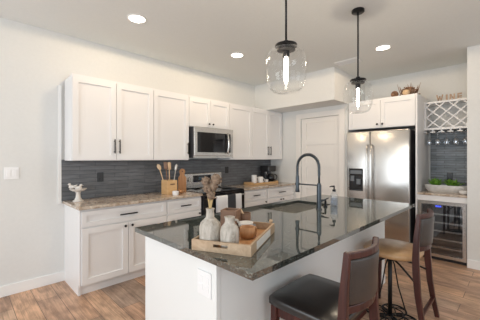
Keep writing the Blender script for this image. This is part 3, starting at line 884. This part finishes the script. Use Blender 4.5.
MB().lathe([(.012, -.001), (.012, .001)], n=14).build('hanging_hole', M['utensildark'], t)
hh_ = [o for o in ALL() if o.name.startswith('hanging_hole')][-1]; hh_.rotation_euler = (PI / 2, 0, 0); hh_.location = (0, -.0125, .305)
# coffee corner
t = thing('serving_tray', (3.87, 3.50, ZC), 'long wooden tray carrying the coffee things by the pantry wall', 'tray')
m = MB().box(0, .74, 0, .27, 0, .012).box(0, .74, 0, .014, .012, .035).box(0, .74, .256, .27, .012, .035).box(0, .014, .014, .256, .012, .05).box(.726, .74, .014, .256, .012, .05)
m.build('tray', M['bamboo'], t, bevel=.003)
tz = ZC + .0125
def mug(x, y, r, h, material, label, hand=True, a=-.6):
    t = thing('mug', (x, y, tz), label, 'mug', 'cups on the coffee tray')
    MB().lathe([(r * .9, 0), (r, .006), (r, h), (r - .005, h), (r - .006, .01), (.002, .008)], n=24, cap1=False).build('cup', material, t, smooth='angle')
    if hand:
        MB().tube([((r - .002 + .03 * math.sin(q)) * math.cos(a), (r - .002 + .03 * math.sin(q)) * math.sin(a), h / 2 + .036 * math.cos(q)) for q in [PI * i / 10 for i in range(11)]], .006, 8).build('handle', material, t, smooth=True)
mug(4.005, 3.62, .052, .165, M['mug'], 'tall white mug at the left end of the coffee tray')
mug(4.165, 3.60, .052, .125, M['mug'], 'shorter white mug beside the coffee maker')
mug(4.30, 3.555, .032, .07, M['mug'], 'little grey-white cup in front of the coffee maker', False)
t = thing('coffee_maker', (4.45, 3.64, tz), 'black drip coffee maker with glass carafe on the tray', 'coffee maker')
MB().box(-.10, .12, -.11, .11, 0, .03).build('base', M['blackplastic'], t, bevel=.008)
MB().box(-.11, .0, .0, .11, .03, .24).build('column', M['blackplastic'], t, bevel=.008)
MB().box(-.12, .125, -.11, .115, .22, .335).build('brew_head', M['blackplastic'], t, bevel=.015)
cf = MB().lathe([(.05, .032), (.072, .045), (.076, .09), (.066, .14), (.05, .165), (.05, .175)], (.045, -.035, 0), 24).build('carafe', M['blackglass'], t, smooth=True)
MB().tube([(.105 + .05 * math.sin(q), -.075 - .03 * math.sin(q), .105 + .055 * math.cos(q)) for q in [PI * i / 10 for i in range(11)]], .010, 8).build('handle', M['blackplastic'], cf, smooth=True)
MB().box(-.075, -.055, -.006, .001, .04, .215).build('water_gauge', M['chrome'], t)

# ------------------------------------------------------------------ tray on the island
TA = math.radians(25)
D2 = Vector((math.cos(TA), math.sin(TA), 0)); D1 = Vector((-math.sin(TA), math.cos(TA), 0))
T0 = Vector((1.052, .972, ZC))
def tp(a, b, z=.012): return T0 + D2 * a + D1 * b + Vector((0, 0, z + .0005))
t = thing('serving_tray', T0, 'pale wooden handled tray of vases on the island', 'tray', rz=TA)
A, B, H, k = .528, .344, .058, .013
def slot_wall(m, x0, x1, y0, y1, along_x):
    # wall with a handle slot
    if along_x:
        c0, c1 = (x0 + x1) / 2 - .055, (x0 + x1) / 2 + .055
        m.box(x0, c0, y0, y1, 0, H).box(c1, x1, y0, y1, 0, H).box(c0, c1, y0, y1, 0, .027).box(c0, c1, y0, y1, .045, H)
    else:
        c0, c1 = (y0 + y1) / 2 - .042, (y0 + y1) / 2 + .042
        m.box(x0, x1, y0, c0, 0, H).box(x0, x1, c1, y1, 0, H).box(x0, x1, c0, c1, 0, .027).box(x0, x1, c0, c1, .043, H)
m = MB().box(k, A - k, k, B - k, 0, .012); m.build('bottom', M['acacia'], t)
m = MB(); m.box(k, A - k, 0, k, 0, H); m.box(k, A - k, B - k, B, 0, H)
slot_wall(m, 0, k, 0, B, False); slot_wall(m, A - k, A, 0, B, False)
m.build('rim', M['traywood'], t)
MB().box(.10, .40, -.0025, 0, .008, .050).build('whitewash_patch', M['ceramic'], t)

def vase(p, prof, label, handle=None):
    t = thing('vase', p, label, 'vase', 'rustic clay vases on the island tray')
    MB().lathe(prof, n=32, cap1=False).build('body', M['vase'], t, smooth=True)
    if handle: MB().tube(handle, .007, 8).build('handle', M['vase'], t, smooth=True)
    return t
r = .061
VP = tp(.076, .268)
vase(VP, [(.046, 0), (.056, .006), (r, .04), (r, .105), (.054, .128), (.036, .146), (.024, .158), (.022, .195), (.025, .207), (.021, .208), (.018, .195), (.018, .15), (.03, .13), (.002, .02)], 'taller distressed white bottle vase holding dried pods on the island tray')
r = .052
vase(tp(.074, .148), [(.041, 0), (.048, .005), (r, .03), (r, .092), (.046, .115), (.032, .130), (.026, .140), (.026, .158), (.030, .168), (.026, .170), (.021, .158), (.021, .135), (.002, .02)],
     'shorter distressed white jug with a side handle on the island tray', [(.024, -.014, .150), (.036, -.021, .148), (.046, -.027, .132), (.049, -.029, .112)])
# dried stems
def dried(dx, dy, z, r, label, bend=.0):
    t = thing('dried_pod_stem', VP + Vector((0, 0, .03)), label, 'dried flower', 'dried stems in the taller vase')
    p = Vector((dx, dy, z))
    MB().tube([(0, 0, 0), (dx * .03, dy * .03, .12), (dx * .12, dy * .12, .178), (dx * .6, dy * .6, .178 + (z - .178) * .55), p], .0035, 7).build('stem', M['driedstem'], t, smooth=True)
    rr = random.Random(int(z * 1000)); m = MB()
    m.ball(p, r, (1, 1, 1.25), 14, 10)
    for v in m.bm.verts:
        v.co = p + (v.co - p) * rr.uniform(.82, 1.18)
    for i in range(16):
        dv = Vector((rr.gauss(0, 1), rr.gauss(0, 1), rr.gauss(0, .8))).normalized()
        m.tube([p + dv * r * .7, p + dv * r * 1.15, p + dv * r * 1.4 + Vector((0, 0, .004))], [.007, .006, .001], 5)
    m.build('seed_head', M['dried'], t, smooth=True)
# image-right is (+x, -y)
dried(-.008, .008, .290, .024, 'dried seed head on the left side of the taller vase bouquet')
dried(.004, -.004, .252, .022, 'lowest dried seed head just above the taller vase mouth')
dried(.024, -.024, .338, .026, 'topmost dried seed head leaning right above the taller vase')
dried(-.018, .018, .330, .020, 'upper left small dried seed head above the taller vase')
dried(.012, -.012, .300, .022, 'dried seed head in the middle of the taller vase bouquet')
# wooden mug, white bowl, box, canister
t = thing('wooden_mug', tp(.285, .115), 'orange-brown wooden mug in the near right of the island tray', 'mug')
MB().lathe([(.036, 0), (.044, .006), (.050, .035), (.046, .068), (.041, .068), (.042, .03), (.002, .012)], n=28, cap1=False).build('cup', M['acacia'], t, smooth=True)
MB().tube([(.046 * .8 + .024 * math.sin(q), -.046 * .6 + .01 * math.sin(q), .036 + .024 * math.cos(q)) for q in [PI * i / 10 for i in range(11)]], .007, 8).build('handle', M['acacia'], t, smooth=True)
t = thing('white_bowl', tp(.372, .155), 'small white bowl behind the wooden mug on the island tray', 'bowl')
MB().lathe([(.022, 0), (.032, .01), (.046, .066), (.049, .074), (.045, .074), (.03, .014), (.002, .010)], n=28, cap1=False).build('bowl', M['ceramic'], t, smooth=True)
t = thing('wooden_box', tp(.392, .268), 'brown upright wooden box behind the vases on the island tray', 'box', rz=TA)
m = MB().box(-.05, .05, -.055, -.045, 0, .148).box(-.05, .05, .045, .055, 0, .148).box(-.05, -.04, -.045, .045, 0, .148).box(.04, .05, -.045, .045, 0, .148).box(-.04, .04, -.045, .045, 0, .012)
m.build('box', M['boxwood'], t, bevel=.002)
t = thing('wooden_cup', tp(.472, .195), 'round brown wooden cup with a scoop at the far side of the island tray', 'cup')
MB().lathe([(.032, 0), (.037, .01), (.040, .09), (.039, .115), (.034, .115), (.033, .012), (.002, .010)], n=24, cap1=False).build('cup', M['boxwood'], t, smooth='angle')
t = thing('wooden_scoop', tp(.472, .195, .03), 'pale wooden scoop leaning in the round brown cup', 'utensil')
MB().tube([(.012, -.01, 0), (-.002, .004, .07), (-.018, .018, .105), (-.026, .026, .125)], [.005, .006, .010, .008], 8).build('scoop', M['spoonwood'], t, smooth=True)
# wooden bead garland over the tray's right corner
t = thing('bead_garland', T0 + D2 * (A + .016) + D1 * .03, 'wooden bead tassel hanging at the right corner of the island tray', 'garland')
m = MB().tube([(0, 0, .07), (.003, -.002, .04), (.004, -.004, .012)], .002, 6); m.build('cord', M['driedstem'], t)
for i, (r_, z) in enumerate(((.013, .066), (.012, .043), (.0125, .0135))):
    MB().ball((.002 * i, -.001 * i, z), r_, u=14, v=9).build('bead', M['rope'], t, smooth=True)

# ------------------------------------------------------------------ bar stools
def make_stool(x, y, label, seat_mat, square=14.0, apron=True):
    """x, y: seat centre; the back is towards -y"""
    t = thing('bar_stool', (x, y, 0), label, 'bar stool', 'wooden bar stools at the island')
    hw, hd = (.238, .226) if apron else (.25, .235); sz = .628
    # cushion
    m = MB(); n = 12; rings = []
    def sq(s, z, k=square):
        out = []
        for i in range(40):
            a = 2 * PI * i / 40; c_, s_ = math.cos(a), math.sin(a)
            rr = (abs(c_) ** k + abs(s_) ** k) ** (-1 / k)
            out.append((hw * s * rr * c_, hd * s * rr * s_, z))
        return out
    rings = [sq(.96, sz - .055), sq(1.0, sz - .048), sq(1.008, sz - .018), sq(.996, sz - .006), sq(.96, sz), sq(.6, sz + .005), sq(.25, sz + .007), sq(.02, sz + .007)] if apron else [sq(.93, sz - .055), sq(1.0, sz - .042), sq(1.01, sz - .018), sq(.97, sz - .002), sq(.85, sz + .008), sq(.6, sz + .016), sq(.25, sz + .020), sq(.02, sz + .020)]
    m.ring_skin(rings).build('seat_cushion', seat_mat, t, smooth=True)
    for s_ in (-1, 1) if apron else ():
        MB().box(-.19, .19, s_ * .185 - .011, s_ * .185 + .011, sz - .115, sz - .056).build('apron', M['cherry'], t)
        MB().box(s_ * .20 - .011, s_ * .20 + .011, -.174, .174, sz - .115, sz - .056).build('apron', M['cherry'], t)
    for s_ in (-1, 1):
        MB().sweep_rect([(s_ * .212, .195, 0), (s_ * .208, .19, .3), (s_ * .205, .185, sz - .055)], [.032, .036, .042], [.032, .036, .042], (1, 0, 0)).build('leg', M['cherry'], t, bevel=.004)
    for s_ in (-1, 1):
        pts = [(s_ * .222, -.305, 0), (s_ * .219, -.275, .15), (s_ * .214, -.250, .32), (s_ * .208, -.236, .50), (s_ * .204, -.232, .62), (s_ * .199, -.236, .78), (s_ * .194, -.246, .92), (s_ * .192, -.250, .985)]
        MB().sweep_rect(pts, [.032, .034, .036, .036, .034, .032, .030, .028], [.036, .04, .046, .052, .050, .042, .034, .030], (1, 0, 0)).build('rear_post', M['cherry'], t, bevel=.005)
    # curved rails and padded panel between the posts
    def curve(yoff, z, bow=.052, n=10):
        return [(-.193 + .386 * i / n, yoff - bow * math.sin(PI * i / n), z) for i in range(n + 1)]
    MB().sweep_rect(curve(-.249, .966), .036, .026, (0, 0, 1)).build('top_rail', M['cherry'], t, bevel=.006)
    MB().sweep_rect(curve(-.233, .692), .040, .024, (0, 0, 1)).build('lower_rail', M['cherry'], t, bevel=.004)
    m = MB(); rings = []
    for z, yo in ((.712, -.234), (.78, -.238), (.87, -.243), (.948, -.248)):
        f = [(x_, y_ - .021, z) for x_, y_, _ in curve(yo, z)]
        bk = [(x_, y_ + .021, z) for x_, y_, _ in curve(yo, z)][::-1]
        rings.append([(x_ * .915, y_, z_) for x_, y_, z_ in f + bk])
    m.ring_skin(rings).build('back_cushion', M['leatherback'], t, bevel=.012, seg=3)
    # wrought iron centre post with braces, a cross bearer and a base of scrolled rings
    px_ = -.085 if not apron else 0; bz = .022
    MB().cyl((px_, 0, .012), (px_, 0, sz - .056), .0175, 14).build('iron_post', M['iron'], t, smooth=True)
    for sx in (-1, 1):
        for sy, ey in ((-1, -.225), (1, .172)):
            MB().tube([(px_, 0, .555), (px_ + (sx * .20 - px_) * .4, ey * .4, .515), (sx * .20, ey, .42)], .0085, 8).build('iron_brace', M['iron'], t, smooth=True)
    for q in range(4):
        a = q * PI / 2; R_ = .10
        cx, cy = px_ + .118 * math.cos(a), .118 * math.sin(a)
        m = MB().tube([(cx + R_ * math.cos(2 * PI * i / 28), cy + R_ * math.sin(2 * PI * i / 28), bz) for i in range(28)], .008, 8, closed=True)
        for w_ in range(6):
            b_ = PI * w_ / 3; pts = []
            for i in range(10):
                u = i / 9; aa = b_ + .5 * math.sin(u * PI)
                pts.append((cx + R_ * u * math.cos(aa), cy + R_ * u * math.sin(aa), bz + .02 * (1 - u)))
            m.tube(pts, .005, 6)
        m.build('iron_scroll_ring', M['iron'], t, smooth=True)
    for q in range(2):
        a = -PI / 4 + q * PI; ca, sa = math.cos(a), math.sin(a)
        MB().tube([(px_ + .012 * ca, .012 * sa, .55), (px_ + .04 * ca, .04 * sa, .48), (px_ + .075 * ca, .075 * sa, .28), (px_ + .15 * ca, .15 * sa, .03)], .006, 6).build('iron_rod', M['iron'], t, smooth=True)
    MB().sweep_rect([(-.215, -.275, .17), (.215, -.275, .17)], .02, .026, (0, 0, 1)).build('stretcher', M['cherry'], t)
    return t
make_stool(1.545, .855, 'dark wood bar stool with black leather seat, nearest the camera', M['leather'])
make_stool(2.865, .845, 'bar stool with sheen-painted tan seat and iron scroll base in front of the wine cooler', M['sheenleather'], 2.7, False)
